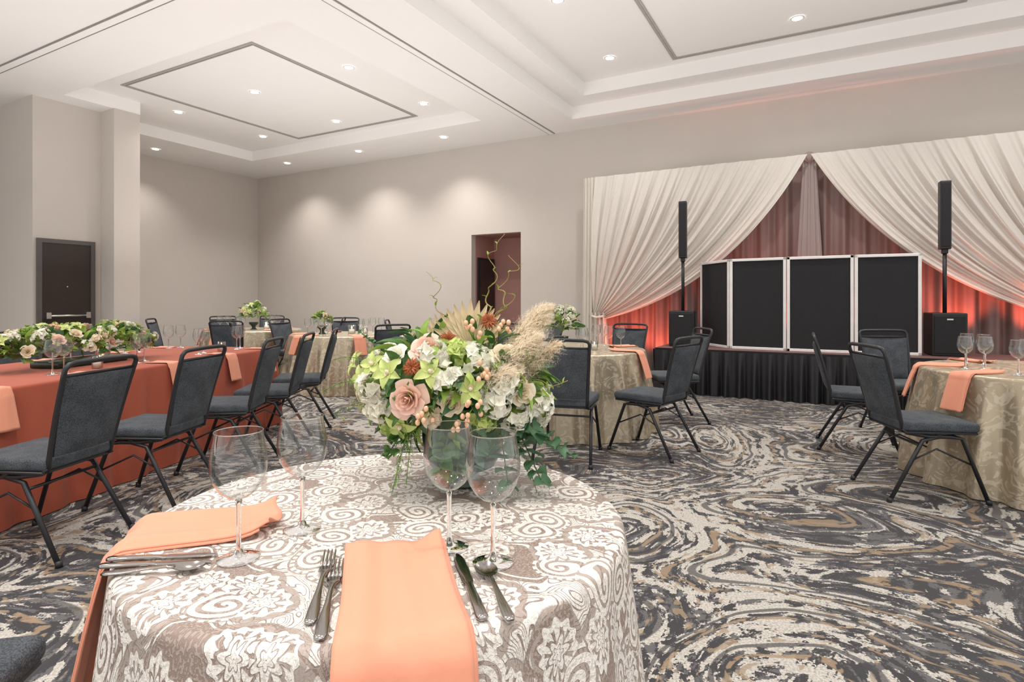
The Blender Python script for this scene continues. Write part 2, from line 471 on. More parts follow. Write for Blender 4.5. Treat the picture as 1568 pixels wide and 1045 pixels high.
# ------------------------------------------------------------------ stage
mb = MB()
sx0, sx1, sy0, sy1 = -2.1, 2.7, 7.9, 8.85
mb.add(box(sx0, sx1, sy0, sy1, .54, .60), 0, False)
mb.add(box(sx0+.005, sx1-.005, sy0-.005, sy0, .565, .60), 2, False)
random.seed(3)
ph = [random.uniform(0, 6.28) for _ in range(6)]
def skf(u, v):
    x = sx0+u*(sx1-sx0)
    a = .012+.028*v
    return (x, sy0-.035-a*(sin(x*38+ph[0]+.6*sin(x*5))+.5*sin(x*71+ph[1])) - .02*v, .575-.57*v)
mb.add(grid(skf, 500, 8), 1)
def sks(u, v):
    y = sy0+u*(sy1-sy0)
    a = .012+.028*v
    return (sx0-.035-a*sin(y*38), y, .575-.57*v)
mb.add(grid(sks, 90, 8), 1)
mb.add(box(sx0+.1, sx1-.1, sy0+.1, sy1-.05, 0, .54), 3, False)
mb.obj('stage', [M_deck, M_skirt, M_black, M_black])

# DJ facade
mb = MB()
pts = [(-1.65, 8.78), (-1.17, 8.2), (-.475, 8.14), (.267, 8.14), (.95, 8.2)]
for i in range(4):
    a = Vector((pts[i][0], pts[i][1], 0)); b = Vector((pts[i+1][0], pts[i+1][1], 0))
    t = (b-a); L = t.length; ang = math.atan2(t.y, t.x)
    Mx = T(a.x, a.y, .601) @ Rz(ang)
    g = .004
    for bx in (rbox(g, g+.035, -.018, .018, 0, 1.2, .004, 1), rbox(L-g-.035, L-g, -.018, .018, 0, 1.2, .004, 1),
               rbox(g, L-g, -.018, .018, 1.165, 1.2, .004, 1), rbox(g, L-g, -.018, .018, 0, .035, .004, 1)):
        mb.add(bx, 0, False, Mx)
    mb.add(grid(lambda u, v: (g+.035+u*(L-2*g-.07), -.004+.008*sin(pi*u)*sin(pi*v), .035+v*1.13), 6, 6), 1, True, Mx)
mb.obj('dj_booth_facade', [M_white, M_blackfab])

def speaker(x, y, yaw):
    mb = MB()
    mb.add(rbox(-.17, .17, -.2, .2, 0, .50, .012, 2), 0, False)
    mb.add(rbox(-.15, .15, -.215, -.19, .03, .47, .008, 2), 1, False)
    mb.add(tube([(0, 0, .49), (0, 0, 1.27)], .022, 10), 0)
    mb.add(rbox(-.055, .055, -.06, .06, 1.25, 2.06, .012, 2), 0, False)
    mb.add(rbox(-.045, .045, -.068, -.05, 1.28, 2.03, .006, 2), 1, False)
    mb.add(rbox(-.03, .03, -.03, .03, 1.2, 1.26, .006, 2), 0, False)
    mb.add(box(-.03, .03, -.218, -.214, .42, .435), 2, False)
    mb.obj('column_speaker', [M_black, M_blackfab, M_white], (x, y, .601), yaw)
speaker(-1.83, 8.40, .1)
speaker(1.20, 8.45, .1)

# drapes -------------------------------------------------------------
DY = 9.0; DT = 3.26
mb = MB()
def bd(u, v):
    x = -3.42+u*6.4
    f = sin(x*24+1.2*sin(x*3.1))*.045+.018*sin(x*53+1)
    return (x, DY+.19+f*(.5+.5*min(1, v*2)), DT-.05-v*(DT-.07))
mb.add(grid(bd, 560, 14), 0)
def cc(u, v):
    a = 2*pi*u; w = .07+.15*v
    rr = 1+.16*sin(a*11+.8*sin(v*3))
    return (-.24+w*rr*cos(a), DY+.06+.045*rr*sin(a), DT+.03-v*(DT-.05))
mb.add(grid(cc, 156, 16, True), 2)
mb.add(tube([(-3.5, DY+.05, DT), (3.02, DY+.05, DT)], .02, 8), 1)
for x in (-3.44, 2.96): mb.add(tube([(x, DY+.05, 0), (x, DY+.05, DT)], .022, 8), 1)
def kn(u, v):
    a = 2*pi*u; r = .075*sin(pi*v)**.7*(1+.14*sin(a*9)+.05*sin(a*4+1))
    return (-.24+r*cos(a), DY-.0+r*.7*sin(a), DT-.10+.16*v)
mb.add(grid(kn, 90, 12, True), 2)
mb.obj('backdrop_curtain', [M_back, M_metal, M_knot])

def swag(name, cx, ex, seed):
    rnd = random.Random(seed); p = [rnd.uniform(0, 6.28) for _ in range(5)]
    mb = MB()
    sg = 1 if ex > cx else -1
    tie = (ex - sg*.12, 1.0)
    def f(u, v):
        s = u
        x0 = ex+(cx-ex)*s
        c_in = (cx+(ex-cx)*.31, 1.38); c_out = (ex, 2.1)
        k = s**1.1
        cxx = c_out[0]+(c_in[0]-c_out[0])*k; czz = c_out[1]+(c_in[1]-c_out[1])*k
        tx = tie[0]-sg*(s-.5)*.14; tz = tie[1]+.05-(s)*.12
        X = (1-v)**2*x0+2*v*(1-v)*cxx+v*v*tx
        Z = (1-v)**2*DT+2*v*(1-v)*czz+v*v*tz
        amp = .040*(1-.55*v)*(.25+.75*min(1, v*4))
        fo = sin(s*2*pi*11+p[0]+2.4*sin(s*7+p[1])+1.1*sin(s*17))+.5*sin(s*2*pi*27+p[2]+1.3*sin(s*11))+.3*sin(s*2*pi*47+p[3])+.3*sin(v*7+s*9)
        Y = DY-.10+amp*fo-.05*sin(pi*v)
        X += .018*sin(s*2*pi*15+p[3])*sin(pi*v)
        return (X, Y, Z)
    mb.add(grid(f, 480, 40), 0)
    def leg(u, v):
        w = .17+.05*v
        x = ex - sg*.10 + (u-.5)*2*w
        Y = DY-.10+.035*sin(u*2*pi*5+p[4])
        return (x, Y, 1.05-v*1.04)
    mb.add(grid(leg, 80, 10), 0)
    def leg2(u, v):
        x = ex + (u-.5)*.16 + sg*.03
        return (x+sg*.03*v, DY-.13+.03*sin(u*2*pi*3), DT-.01-v*(DT-.03))
    mb.add(grid(leg2, 40, 12), 0)
    mb.add(tube([(tie[0]-.13, DY-.1, 1.0), (tie[0], DY-.17, .97), (tie[0]+.13, DY-.1, 1.0)], .02, 8), 0)
    mb.obj(name, [M_drape])
swag('swag_curtain', -.26, -3.42, 11)
swag('swag_curtain', -.22, 2.94, 12)

RED = (1, .16, .09)
for x, z, pw in ((-2.95, .2, 62), (-2.35, .2, 62), (-1.3, .70, 42), (-.5, .70, 34), (.3, .70, 34), (1.4, .70, 60), (2.2, .70, 60)):
    spot(x, 8.76, z, pw, 76, RED, (0, .62, 1), .8, .05)

# ------------------------------------------------------------------ chair
def chair_mesh():
    mb = MB()
    v, f = rbox(-.225, .225, -.22, .225, .435, .495, .022, 4)
    v2 = []
    for p in v:
        x, y, z = p
        k = 1-.08*(.225-y)/.445
        if z > .47: z += .012*cos(x/.225*pi/2)*cos(y/.23*pi/2)
        v2.append((x*k, y, z))
    mb.add((v2, f), 0)
    mb.add(rbox(-.215, .215, -.21, .215, .422, .437, .004, 1), 1, False)
    def bk(x, z):
        t = (z-.46)/.48
        return (x, -.215-.10*t-.025*t*t, z)
    pad_b, pad_t = .50, .885
    def pad(sgn):
        def g(u, v):
            z = pad_b+(pad_t-pad_b)*v
            hw = .175+.035*v
            x = (u*2-1)*hw
            p = bk(x, z)
            cur = -.02*(1-(x/.2)**2)
            edge = min(1, min(u, 1-u)*8, min(v, 1-v)*9)
            return (p[0], p[1]+cur+sgn*(.006+.014*sqrt(max(0, edge))), p[2])
        return g
    mb.add(grid(pad(1), 14, 14), 0); mb.add(grid(pad(-1), 14, 14), 0)
    def rim(u, v):
        k = u*4; i = int(k) % 4; t = k-int(k)
        a, b = [(t, 0), (1, t), (1-t, 1), (0, 1-t)][i]
        p1 = pad(1)(a, b); p2 = pad(-1)(a, b)
        return tuple(p1[j]*(1-v)+p2[j]*v for j in range(3))
    mb.add(grid(rim, 32, 1, True), 0)
    lp = []
    for z in (.43, .5, .6, .7, .8, .88, .925): lp.append(bk(-(.185+.035*(z-.45)/.47), z))
    lp += [bk(-.205, .945), bk(-.17, .952), bk(0, .955), bk(.17, .952), bk(.205, .945)]
    for z in (.925, .88, .8, .7, .6, .5, .43): lp.append(bk(.185+.035*(z-.45)/.47, z))
    mb.add(tube(lp, .0125, 8), 1)
    mb.add(tube([bk(-.21, .892), bk(.21, .892)], .009, 6), 1)
    for sx in (-1, 1):
        mb.add(tube([(sx*.185, -.215, .45), (sx*.19, -.19, .425), (sx*.195, -.06, .405), (sx*.195, .06, .405), (sx*.2, .13, .395), (sx*.222, .27, .004)], .0125, 8), 1)
        mb.add(tube([(sx*.195, .0, .405), (sx*.198, -.10, .38), (sx*.225, -.31, .004)], .0125, 8), 1)
        for yy in (.27, -.31):
            mb.add(tube([(sx*(.222 if yy > 0 else .225), yy, 0), (sx*(.222 if yy > 0 else .225), yy*.985, .03)], .016, 8), 1)
        mb.add(tube([(sx*.205, .185, .235), (sx*.20, -.02, .33), (sx*.207, -.165, .26)], .006, 6), 1)
        mb.add(tube([(sx*.195, .0, .405), (sx*.18, .0, .43)], .02, 6), 1)
    mb.add(tube([(-.197, -.12, .35), (.197, -.12, .35)], .008, 6), 1)
    mb.add(tube([(-.2, .13, .395), (.2, .13, .395)], .008, 6), 1)
    return mb.mesh('dining_chair', [M_uph, M_chairmetal])
CH = chair_mesh()
def chair(lat, dep, a):
    x, y = W(lat, dep)
    mk('dining_chair', CH, (x, y, 0), YAW+radians(a))
for c in [
    (-1.24, 1.06, -80),
    (-2.40, 2.95, 84), (-2.25, 3.62, 86), (-2.15, 4.36, 96), (-2.13, 5.05, 98), (-2.13, 5.80, 102),
    (-4.42, 4.55, -100), (-4.28, 5.25, -98), (-4.16, 5.95, -102),
    (.45, 4.62, -16), (1.16, 4.80, 46), (1.66, 6.0, 95), (1.28, 6.9, 145), (-.52, 5.9, -92), (.1, 6.95, 195),
    (2.66, 3.76, -95), (2.94, 4.88, -117), (3.62, 5.34, 175),
    (-1.62, 7.2, 35), (-3.4, 7.75, -60), (-2.75, 9.4, 190), (-3.3, 8.85, -110),
    (-5.38, 9.2, -75), (-4.1, 8.48, 10), (-3.22, 9.85, 100), (-4.55, 10.68, 185), (-5.1, 10.35,-140),
    (-1.52, 8.6, -85), (-.8, 9.42, 180), (.4, 8.75, 110), (-.6, 7.28, 0),
]: chair(*c)

# ------------------------------------------------------------------ table cloths
TH = .765
def cloth(perim, drop, flare, amp, nf, seed, h=TH, rb=.02, top=8, nd=16):
    rnd = random.Random(seed); ph = [rnd.uniform(0, 6.28) for _ in range(4)]
    n = len(perim); vs = []; fs = []
    rings = []
    for k in range(1, top+1): rings.append(('t', k/top))
    for k in range(1, 5): rings.append(('b', k/4*pi/2))
    for k in range(1, nd+1): rings.append(('d', drop*k/nd))
    vs.append((0, 0, h))
    for kind, q in rings:
        for i, (x, y, nx, ny) in enumerate(perim):
            if kind == 't': vs.append(((x-nx*rb)*q, (y-ny*rb)*q, h))
            elif kind == 'b': vs.append((x-nx*rb*(1-sin(q)), y-ny*rb*(1-sin(q)), h-rb*(1-cos(q))))
            else:
                th = 2*pi*i/n
                a = amp*min(1, q/.5)**.8
                fo = sin(nf*th+ph[0]+.8*sin(3*th+ph[3]))+.5*sin((nf*2-3)*th+ph[1])+.3*sin(5*th+ph[2])
                o = flare*q + a*fo + a*1.0
                vs.append((x+nx*o, y+ny*o, max(.004, h-rb-q)))
    for i in range(n): fs.append((0, 1+i, 1+(i+1) % n))
    for r in range(len(rings)-1):
        for i in range(n):
            a = 1+r*n+i; b = 1+r*n+(i+1) % n
            fs.append((a, a+n, b+n, b))
    return vs, fs
def circ(R, n=240): return [(R*cos(2*pi*i/n), R*sin(2*pi*i/n), cos(2*pi*i/n), sin(2*pi*i/n)) for i in range(n)]
def rrect(hx, hy, r, n=64):
    out = []
    cs = [(hx-r, hy-r, 0), (-hx+r, hy-r, pi/2), (-hx+r, -hy+r, pi), (hx-r, -hy+r, 1.5*pi)]
    for ci, (cx, cy, a0) in enumerate(cs):
        for k in range(9):
            a = a0+pi/2*k/8
            out.append((cx+r*cos(a), cy+r*sin(a), cos(a), sin(a)))
        nx_, ny_, na = cs[(ci+1) % 4]
        a = a0+pi/2
        p = Vector((cx+r*cos(a), cy+r*sin(a))); q = Vector((nx_+r*cos(a), ny_+r*sin(a)))
        m = max(4, int((q-p).length/.025))
        for k in range(1, m):
            w = p.lerp(q, k/m); out.append((w.x, w.y, cos(a), sin(a)))
    return out

def table_base(mb, mi, R, h):
    mb.add(tube([(0, 0, .0), (0, 0, h-.03)], .04, 12), mi)
    for k in range(4):
        a = k*pi/2+.4
        mb.add(tube([(0, 0, .12), (R*.5*cos(a), R*.5*sin(a), .02)], .018, 8), mi)
    mb.add(revolve([(0, h-.035), (R-.03, h-.035), (R-.025, h-.012), (0, h-.012)], 40), mi)

def round_table(lat, dep, R, mat, seed, name='round_banquet_table', amp=.030, nf=17, flare=.10):
    x, y = W(lat, dep)
    mb = MB()
    mb.add(cloth(circ(R), .74, flare, amp, nf, seed, nd=24), 0)
    table_base(mb, 1, R-.02, TH)
    me = mb.mesh(name, [mat, M_chairmetal])
    # polar unwrap by fabric length so the weave follows the drop
    uvl = me.uv_layers.new(name='UVMap')
    co = []
    for v in me.vertices:
        r = sqrt(v.co.x**2+v.co.y**2)
        s = r if v.co.z > TH-.0005 else R-.02+.8*(TH-v.co.z)
        co.append((v.co.x/r*s, v.co.y/r*s) if r > 1e-6 else (0, 0))
    for lp in me.loops: uvl.data[lp.index].uv = co[lp.vertex_index]
    return mk(name, me, (x, y, 0), 0)

NT_C = (-.28, 1.32); NR = .53
round_table(*NT_C, NR, M_lace, 5, amp=.018, nf=11, flare=.07)
round_table(.58, 5.8, .75, M_champ, 6)
round_table(3.70, 3.97, .75, M_champ, 7)
round_table(-2.4, 8.3, .75, M_champ, 8)
round_table(-4.3, 9.6, .75, M_champ, 9)
round_table(-.65, 8.35, .75, M_champ, 10)

# long table
u = Vector((.14, .9902)); nrm = Vector((-.9902, .14))
e0 = Vector((-2.80, 3.16))
z_a, z_b = -1.1, 2.8
cen = e0+u*((z_a+z_b)/2)+nrm*.62
LTx, LTy = W(cen.x, cen.y)
LT_rot = YAW-math.atan2(.14, .9902)
mb = MB(); mb.add(cloth(rrect(.62, (z_b-z_a)/2, .05), .74, .05, .016, 34, 4, nd=12, top=10), 0)
for sx in (-.5, .5):
    for sy in (-1.8, 1.8): mb.add(tube([(sx, sy, 0), (sx, sy, TH-.03)], .02, 8), 1)
mb.add(box(-.59, .59, -1.9, 1.9, TH-.035, TH-.012), 1, False)
mb.obj('long_banquet_table', [M_terra, M_chairmetal], (LTx, LTy, 0), LT_rot)

# ------------------------------------------------------------------ glassware
def glass_mesh():
    mb = MB()
    prof = [(.0, .112), (.008, .1125), (.020, .117), (.034, .129), (.045, .147), (.0500, .166), (.0505, .185), (.048, .205), (.0445, .224), (.0425, .2385)]
    mb.add(revolve(prof, 48), 0)
    rim = [(.0425+.0009*cos(a), .2388+.0009*sin(a)) for a in [2*pi*k/8 for k in range(9)]]
    mb.add(revolve(rim, 48), 1)
    prof = [(.0, .1118), (.0065, .109), (.0046, .100), (.0040, .07), (.0040, .04), (.005, .02), (.010, .009), (.022, .0055), (.0375, .003), (.0390, .0015), (.038, 0.0), (0, 0.0)]
    mb.add(revolve(prof, 40), 1)
    return mb.mesh('wine_glass', [M_glass, M_stem])
GL = glass_mesh()
def glass(lat, dep, s=1.0, z=TH+.001):
    x, y = W(lat, dep); o = mk('wine_glass', GL, (x, y, z)); o.scale = (s, s, s)
for l, d in ((-.512, 1.08), (-.443, 1.218), (-.123, 1.13), (-.035, 1.065)): glass(l, d)

def votive(lat, dep, s=1.0):
    x, y = W(lat, dep); mb = MB()
    mb.add(revolve([(0, 0), (.03, 0), (.034, .004), (.036, .09), (.034, .09), (.032, .006), (0, .006)], 20), 0)
    mb.add(revolve([(0, .0065), (.025, .0065), (.025, .05), (0, .052)], 16), 1)
    mb.add(revolve([(0, .054), (.004, .06), (.005, .066), (.003, .076), (0, .084)], 8), 2)
    o = mb.obj('votive_candle', [M_glass, M_wax, M_flame], (x, y, TH+.001)); o.scale = (s, s, s)

# ------------------------------------------------------------------ napkins
def napkin(center, R, ang, r0, w0, w1, hang, seed, flare=.07, amp=.018, h=TH, lift=.02):
    rnd = random.Random(seed); p = [rnd.uniform(0, 6.28) for _ in range(4)]
    L1 = R-.03-r0; Lb = .045*pi/2; tot = L1+Lb+hang
    def f(uu, v):
        s = v*tot
        w = w0+(w1-w0)*min(1, s/(tot*.6))
        yy = (uu-.5)*w*(1+.02*sin(s*20+p[0]))
        off = .006
        if s < L1:
            r = r0+s; z = h+off
        elif s < L1+Lb:
            a = (s-L1)/Lb*pi/2
            r = R-.03+(.03+.014)*sin(a); z = h+off-.045*(1-cos(a))
        else:
            q = s-L1-Lb
            r = R+.014+(flare+.03)*q+amp*2.9*min(1, q/.5)**.8; z = h+off-.045-q
        k = math.exp(-(s/.035)**1.4)
        bumpz = lift*k*(.25+.9*abs(2*uu-1)**1.5) + .0035*(1+sin(uu*9+p[1]+s*6))+.003*(1+sin(uu*17+p[2]))
        if s < L1+Lb*.5:
            z += bumpz
            r -= .01*k*cos((uu-.5)*8)
        else:
            r += bumpz*1.0
        return (r, yy, z)
    mb = MB(); mb.add(grid(f, 28, 60), 0)
    def f2(uu, v):
        x, y, z = f(.03+uu*.97, .03+v*.955); return (x-.0015, y+.006, z-.0045) if v*tot < L1 else (x-.004, y+.006, z-.002)
    mb.add(grid(f2, 20, 40), 0)
    x, y = W(*center)
    o = mb.obj('napkin', [M_napkin], (x, y, 0), YAW+ang)
    md = o.modifiers.new('th', 'SOLIDIFY'); md.thickness = .003; md.offset = 1
    return o
napkin(NT_C, NR, radians(-76), .215, .175, .195, .34, 1)
napkin(NT_C, NR, radians(195.5), .24, .16, .19, .40, 2)

# ------------------------------------------------------------------ flatware
def loft(secs):
    vs = []; fs = []
    for y, w, z, t in secs:
        vs += [(-w, y, z), (-w*.8, y, z+t*.5), (w*.8, y, z+t*.5), (w, y, z), (w*.8, y, z-t*.5), (-w*.8, y, z-t*.5)]
    n = 6
    for i in range(len(secs)-1):
        for k in range(n):
            fs.append((i*n+k, (i+1)*n+k, (i+1)*n+(k+1) % n, i*n+(k+1) % n))
    fs.append(tuple(range(n))); fs.append(tuple((len(secs)-1)*n+k for k in range(n-1, -1, -1)))
    return vs, fs
def fork_mesh():
    mb = MB()
    mb.add(loft([(0, .006, .003, .004), (.01, .010, .003, .004), (.04, .0095, .004, .004), (.09, .005, .008, .004), (.13, .004, .010, .004), (.15, .006, .008, .004), (.165, .012, .005, .003), (.185, .0125, .004, .003)]), 0)
    for k in range(4):
        x = -.0098+k*.00655
        v, f = loft([(.183, .0026, .004, .003), (.21, .0022, .005, .0025), (.235, .0016, .010, .002), (.24, .0006, .012, .001)])
        mb.add(([(a+x, b, c) for a, b, c in v], f), 0)
    return mb.mesh('fork', [M_pewter])
def knife_mesh():
    mb = MB()
    mb.add(loft([(0, .006, .004, .006), (.008, .010, .004, .007), (.05, .009, .004, .007), (.10, .007, .004, .006), (.112, .007, .004, .004), (.12, .0095, .004, .002), (.17, .011, .004, .0018), (.205, .0105, .004, .0015), (.225, .006, .004, .0012), (.232, .001, .004, .001)]), 0)
    return mb.mesh('table_knife', [M_pewter])
def spoon_mesh():
    mb = MB()
    mb.add(loft([(0, .006, .003, .004), (.01, .010, .003, .004), (.04, .009, .004, .004), (.09, .005, .009, .004), (.125, .004, .011, .004), (.14, .005, .009, .003)]), 0)
    def b(u, v):
        a = 2*pi*u; r = v
        x = .021*r*cos(a); y = .168+.032*r*sin(a)
        return (x, y, .0015+.0085*r*r)
    mb.add(grid(b, 24, 6, True), 0)
    return mb.mesh('spoon', [M_pewter])
FK, KN, SP = fork_mesh(), knife_mesh(), spoon_mesh()
def flat(name, me, a, b, s=1.0):
    xa, ya = W(*a); xb, yb = W(*b)
    o = mk(name, me, (xa, ya, TH+.002), math.atan2(yb-ya, xb-xa)-pi/2); o.scale = (s, s, s)
flat('fork', FK, (-.300, .855), (-.345, 1.10))
flat('fork', FK, (-.272, .815), (-.315, 1.04))
flat('table_knife', KN, (-.043, .865), (-.103, 1.085))
flat('spoon', SP, (-.002, .865), (-.055, 1.05), .95)
flat('table_knife', KN, (-.75, 1.068), (-.55, 1.090), .84)
flat('table_knife', KN, (-.745, 1.040), (-.545, 1.062), .84)
flat('spoon', SP, (-.72, 1.012), (-.53, 1.035), .86)

# ------------------------------------------------------------------ flowers
R_ = random.Random(21)
def petal(L, Wd, cup=.3, curl=.0, nu=4, nv=4, tip=.5):
    def f(u, v):
        x = (u*2-1); w = Wd*.5*(sin(pi*min(1, (.10+.9*v)**tip*1.0))**.75 if v < 1 else 0.12)
        w = max(w, Wd*.04)
        y = L*v
        z = cup*L*v*(1-.25*v)+.22*Wd*x*x*.8 - curl*L*v*v*v
        return (x*w, y, z)
    return grid(f, nu, nv)
P_stock = petal(1, .95, .45, .35, 3, 3, .75)
P_orch = petal(1, .62, .25, .35, 4, 5, .8)
P_mum = petal(1, .28, .9, .5, 2, 3, .9)
P_leaf = petal(1, .42, .15, .45, 4, 6, .8)
P_round = petal(1, .95, .1, .12, 5, 6, .7)
P_thin = petal(1, .10, .3, .6, 2, 4, 1.0)
def floret(mb, M, r, n, P, mat, tilt=0.0, jit=.15):
    for k in range(n):
        mb.add(P, mat, True, M @ Rz(2*pi*k/n+R_.uniform(-jit, jit)) @ Rx(tilt+R_.uniform(-jit, jit)) @ S(r*R_.uniform(.88, 1.1)))
def stock(mb, p, n, r, mat, cnt=16, fr=.020):
    n = Vector(n).normalized()
    for k in range(cnt):
        d = Vector((R_.gauss(0, 1), R_.gauss(0, 1), R_.gauss(0, 1))).normalized()
        d = (d+n*.75).normalized()
        q = Vector(p)+d*r*R_.uniform(.8, 1.05)
        M = orient(q, (d+Vector((R_.uniform(-.4, .4),)*3)*.5), R_.uniform(0, 6))
        floret(mb, M, fr*R_.uniform(.8, 1.2), 5, P_stock, mat, R_.uniform(.0, .6), .3)
    mb.add(ball(r*.8, 8, 6), LIM, True, T(*p))
def rose(mb, p, n, r, mat):
    M = orient(p, n, R_.uniform(0, 6))
    N = 22
    for i in range(N):
        t = i/(N-1); th = i*2.39996
        rho = r*(.07+.62*t); H = r*(.95-.25*t); fl = r*.42*t*t; sp = 1.25-.45*t; cu = r*.30*t*t
        def f(u, v, rho=rho, H=H, fl=fl, sp=sp, th=th, cu=cu):
            x = u*2-1
            a = th+x*sp*(.55+.45*sin(pi*min(1, v*.8+.2)))
            rad = rho*(.35+.65*sin(v*pi/2))+fl*v**3
            z = H*v*(1-.10*x*x*v)-cu*v**3
            return (rad*cos(a), rad*sin(a), z-r*.35)
        mb.add(grid(f, 6, 6), mat, True, M)
def orchid(mb, p, n, r, mat=GRE):
    M = orient(p, n, R_.uniform(0, 6))
    floret(mb, M, r, 5, P_orch, mat, .12, .08)
    mb.add(ball(r*.13, 8, 6, 1.4), CRE, True, M @ T(0, 0, r*.18))
    mb.add(P_round, CRE, True, M @ Rx(.7) @ S(r*.38))
def mum(mb, p, n, r, mat=RUS):
    M = orient(p, n, R_.uniform(0, 6))
    for ring, (cnt, tl, rr) in enumerate(((14, .0, 1), (13, .3, .92), (11, .6, .8), (9, .9, .62), (6, 1.2, .45))):
        floret(mb, M @ Rz(ring*.3), r*rr, cnt, P_mum, mat, tl-.35, .12)
def berries(mb, p, n, cnt=7, r=.0058, spread=.022):
    n = Vector(n).normalized()
    for k in range(cnt):
        q = Vector(p)+Vector((R_.uniform(-1, 1), R_.uniform(-1, 1), R_.uniform(-1, 1)))*spread+n*.01
        mb.add(ball(r, 8, 6, 1.25), BER, True, T(*q))
        mb.add(tube([Vector(p)-n*.03, q], .0012, 4), LIM)
def leafdir(mb, p, d, L, P, mat, roll=0.0):
    d = Vector(d).normalized(); q = d.to_track_quat('Y', 'Z').to_matrix().to_4x4()
    mb.add(P, mat, True, T(*p) @ q @ Ry(roll) @ S(L))
def euc(mb, p0, p1, sag, n=8, L=.045, mat=EUC):
    p0 = Vector(p0); p1 = Vector(p1); pts = []
    for k in range(n+1):
        t = k/n; q = p0.lerp(p1, t); q.z += sag*sin(pi*t*.5)*t; pts.append(q)
    mb.add(tube(pts, .0016, 5), LEA)
    d = (p1-p0).normalized()
    side = d.cross(Vector((0, 0, 1))).normalized()
    for k in range(1, n+1):
        for sg in (-1, 1):
            dr = side*sg+d*.45+Vector((0, R_.uniform(-.5, .5), R_.uniform(-.5, .6)))
            leafdir(mb, pts[k], dr, L*R_.uniform(.75, 1.1)*(1-.35*k/n), P_round, mat, R_.uniform(-.9, .9))
def fern(mb, p0, p1, sag, n=16, L=.03):
    p0 = Vector(p0); p1 = Vector(p1); pts = []
    for k in range(n+1):
        t = k/n; q = p0.lerp(p1, t); q.z += sag*4*t*(1-t); pts.append(q)
    mb.add(tube(pts, .0009, 4), LEA)
    for k in range(1, n+1):
        for s_ in range(5):
            dr = Vector((R_.uniform(-1, 1), R_.uniform(-1, 1), R_.uniform(-1, .6)))
            leafdir(mb, pts[k], dr, L*(1-.6*k/n)*R_.uniform(.6, 1.1), P_thin, LEA if R_.random() < .5 else LIM)
def twig(mb, p0, p1, amp, turns, r=.0028, n=90, seed=0, leaves=True):
    rr = random.Random(seed); p0 = Vector(p0); p1 = Vector(p1)
    a0 = rr.uniform(0, 6); a1 = rr.uniform(0, 6)
    pts = []
    for k in range(n+1):
        t = k/n; q = p0.lerp(p1, t)
        am = amp*(.25+.75*t)
        q += Vector((am*sin(turns*2*pi*t+a0)+am*.5*sin(turns*5.3*pi*t+a1), am*.8*cos(turns*2.3*pi*t+a0), am*.45*sin(turns*4.1*pi*t+a1)))
        pts.append(q)
    mb.add(tube(pts, [r*(1-.75*k/n) for k in range(n+1)], 6), TWI)
    if leaves:
        for k in range(14, n, 10):
            leafdir(mb, pts[k], (rr.uniform(-1, 1), rr.uniform(-.6, .6), .8), .014, P_leaf, LIM)
    return pts
def pampas(mb, p0, p1, bend, W0=.045, cnt=900):
    p0 = Vector(p0); p1 = Vector(p1); b = Vector(bend)
    ax = (p1-p0)
    for k in range(cnt):
        t = R_.random()**.9
        q = p0.lerp(p1, t)+b*4*t*(1-t)
        d = Vector((R_.gauss(0, 1), R_.gauss(0, 1), R_.gauss(0, 1))).normalized()
        ln = W0*(.35+.9*sin(pi*min(1, .15+t*.85)))*R_.uniform(.6, 1.15)
        m1 = q+d*ln*.45+ax.normalized()*ln*.45
        e = q+d*ln*.85+ax.normalized()*ln*.75+Vector((0, 0, -ln*.25))
        s = d.cross(ax).normalized()*.0011
        o = len(mb.v)
        mb.v += [tuple(q-s), tuple(q+s), tuple(m1+s*1.3), tuple(m1-s*1.3), tuple(e)]
        mb.f += [(o, o+1, o+2, o+3), (o+3, o+2, o+4)]; mb.m += [PAM, PAM]; mb.s += [True, True]
        for kk in range(3):
            bb = m1.lerp(e, R_.random()); dd = Vector((R_.gauss(0, 1), R_.gauss(0, 1), R_.gauss(0, 1))).normalized()*ln*.28
            o = len(mb.v)
            mb.v += [tuple(bb-s*.6), tuple(bb+s*.6), tuple(bb+dd)]; mb.f.append((o, o+1, o+2)); mb.m.append(PAM); mb.s.append(True)
def palmfan(mb, p, n, L, spread=1.1, cnt=13):
    M = orient(p, n)
    for k in range(cnt):
        a = -spread+2*spread*k/(cnt-1)
        mb.add(petal(1, .17, .0, .0, 2, 4, 1.2), PAL, True, M @ Rz(a) @ S(L*(1-.12*abs(a))))

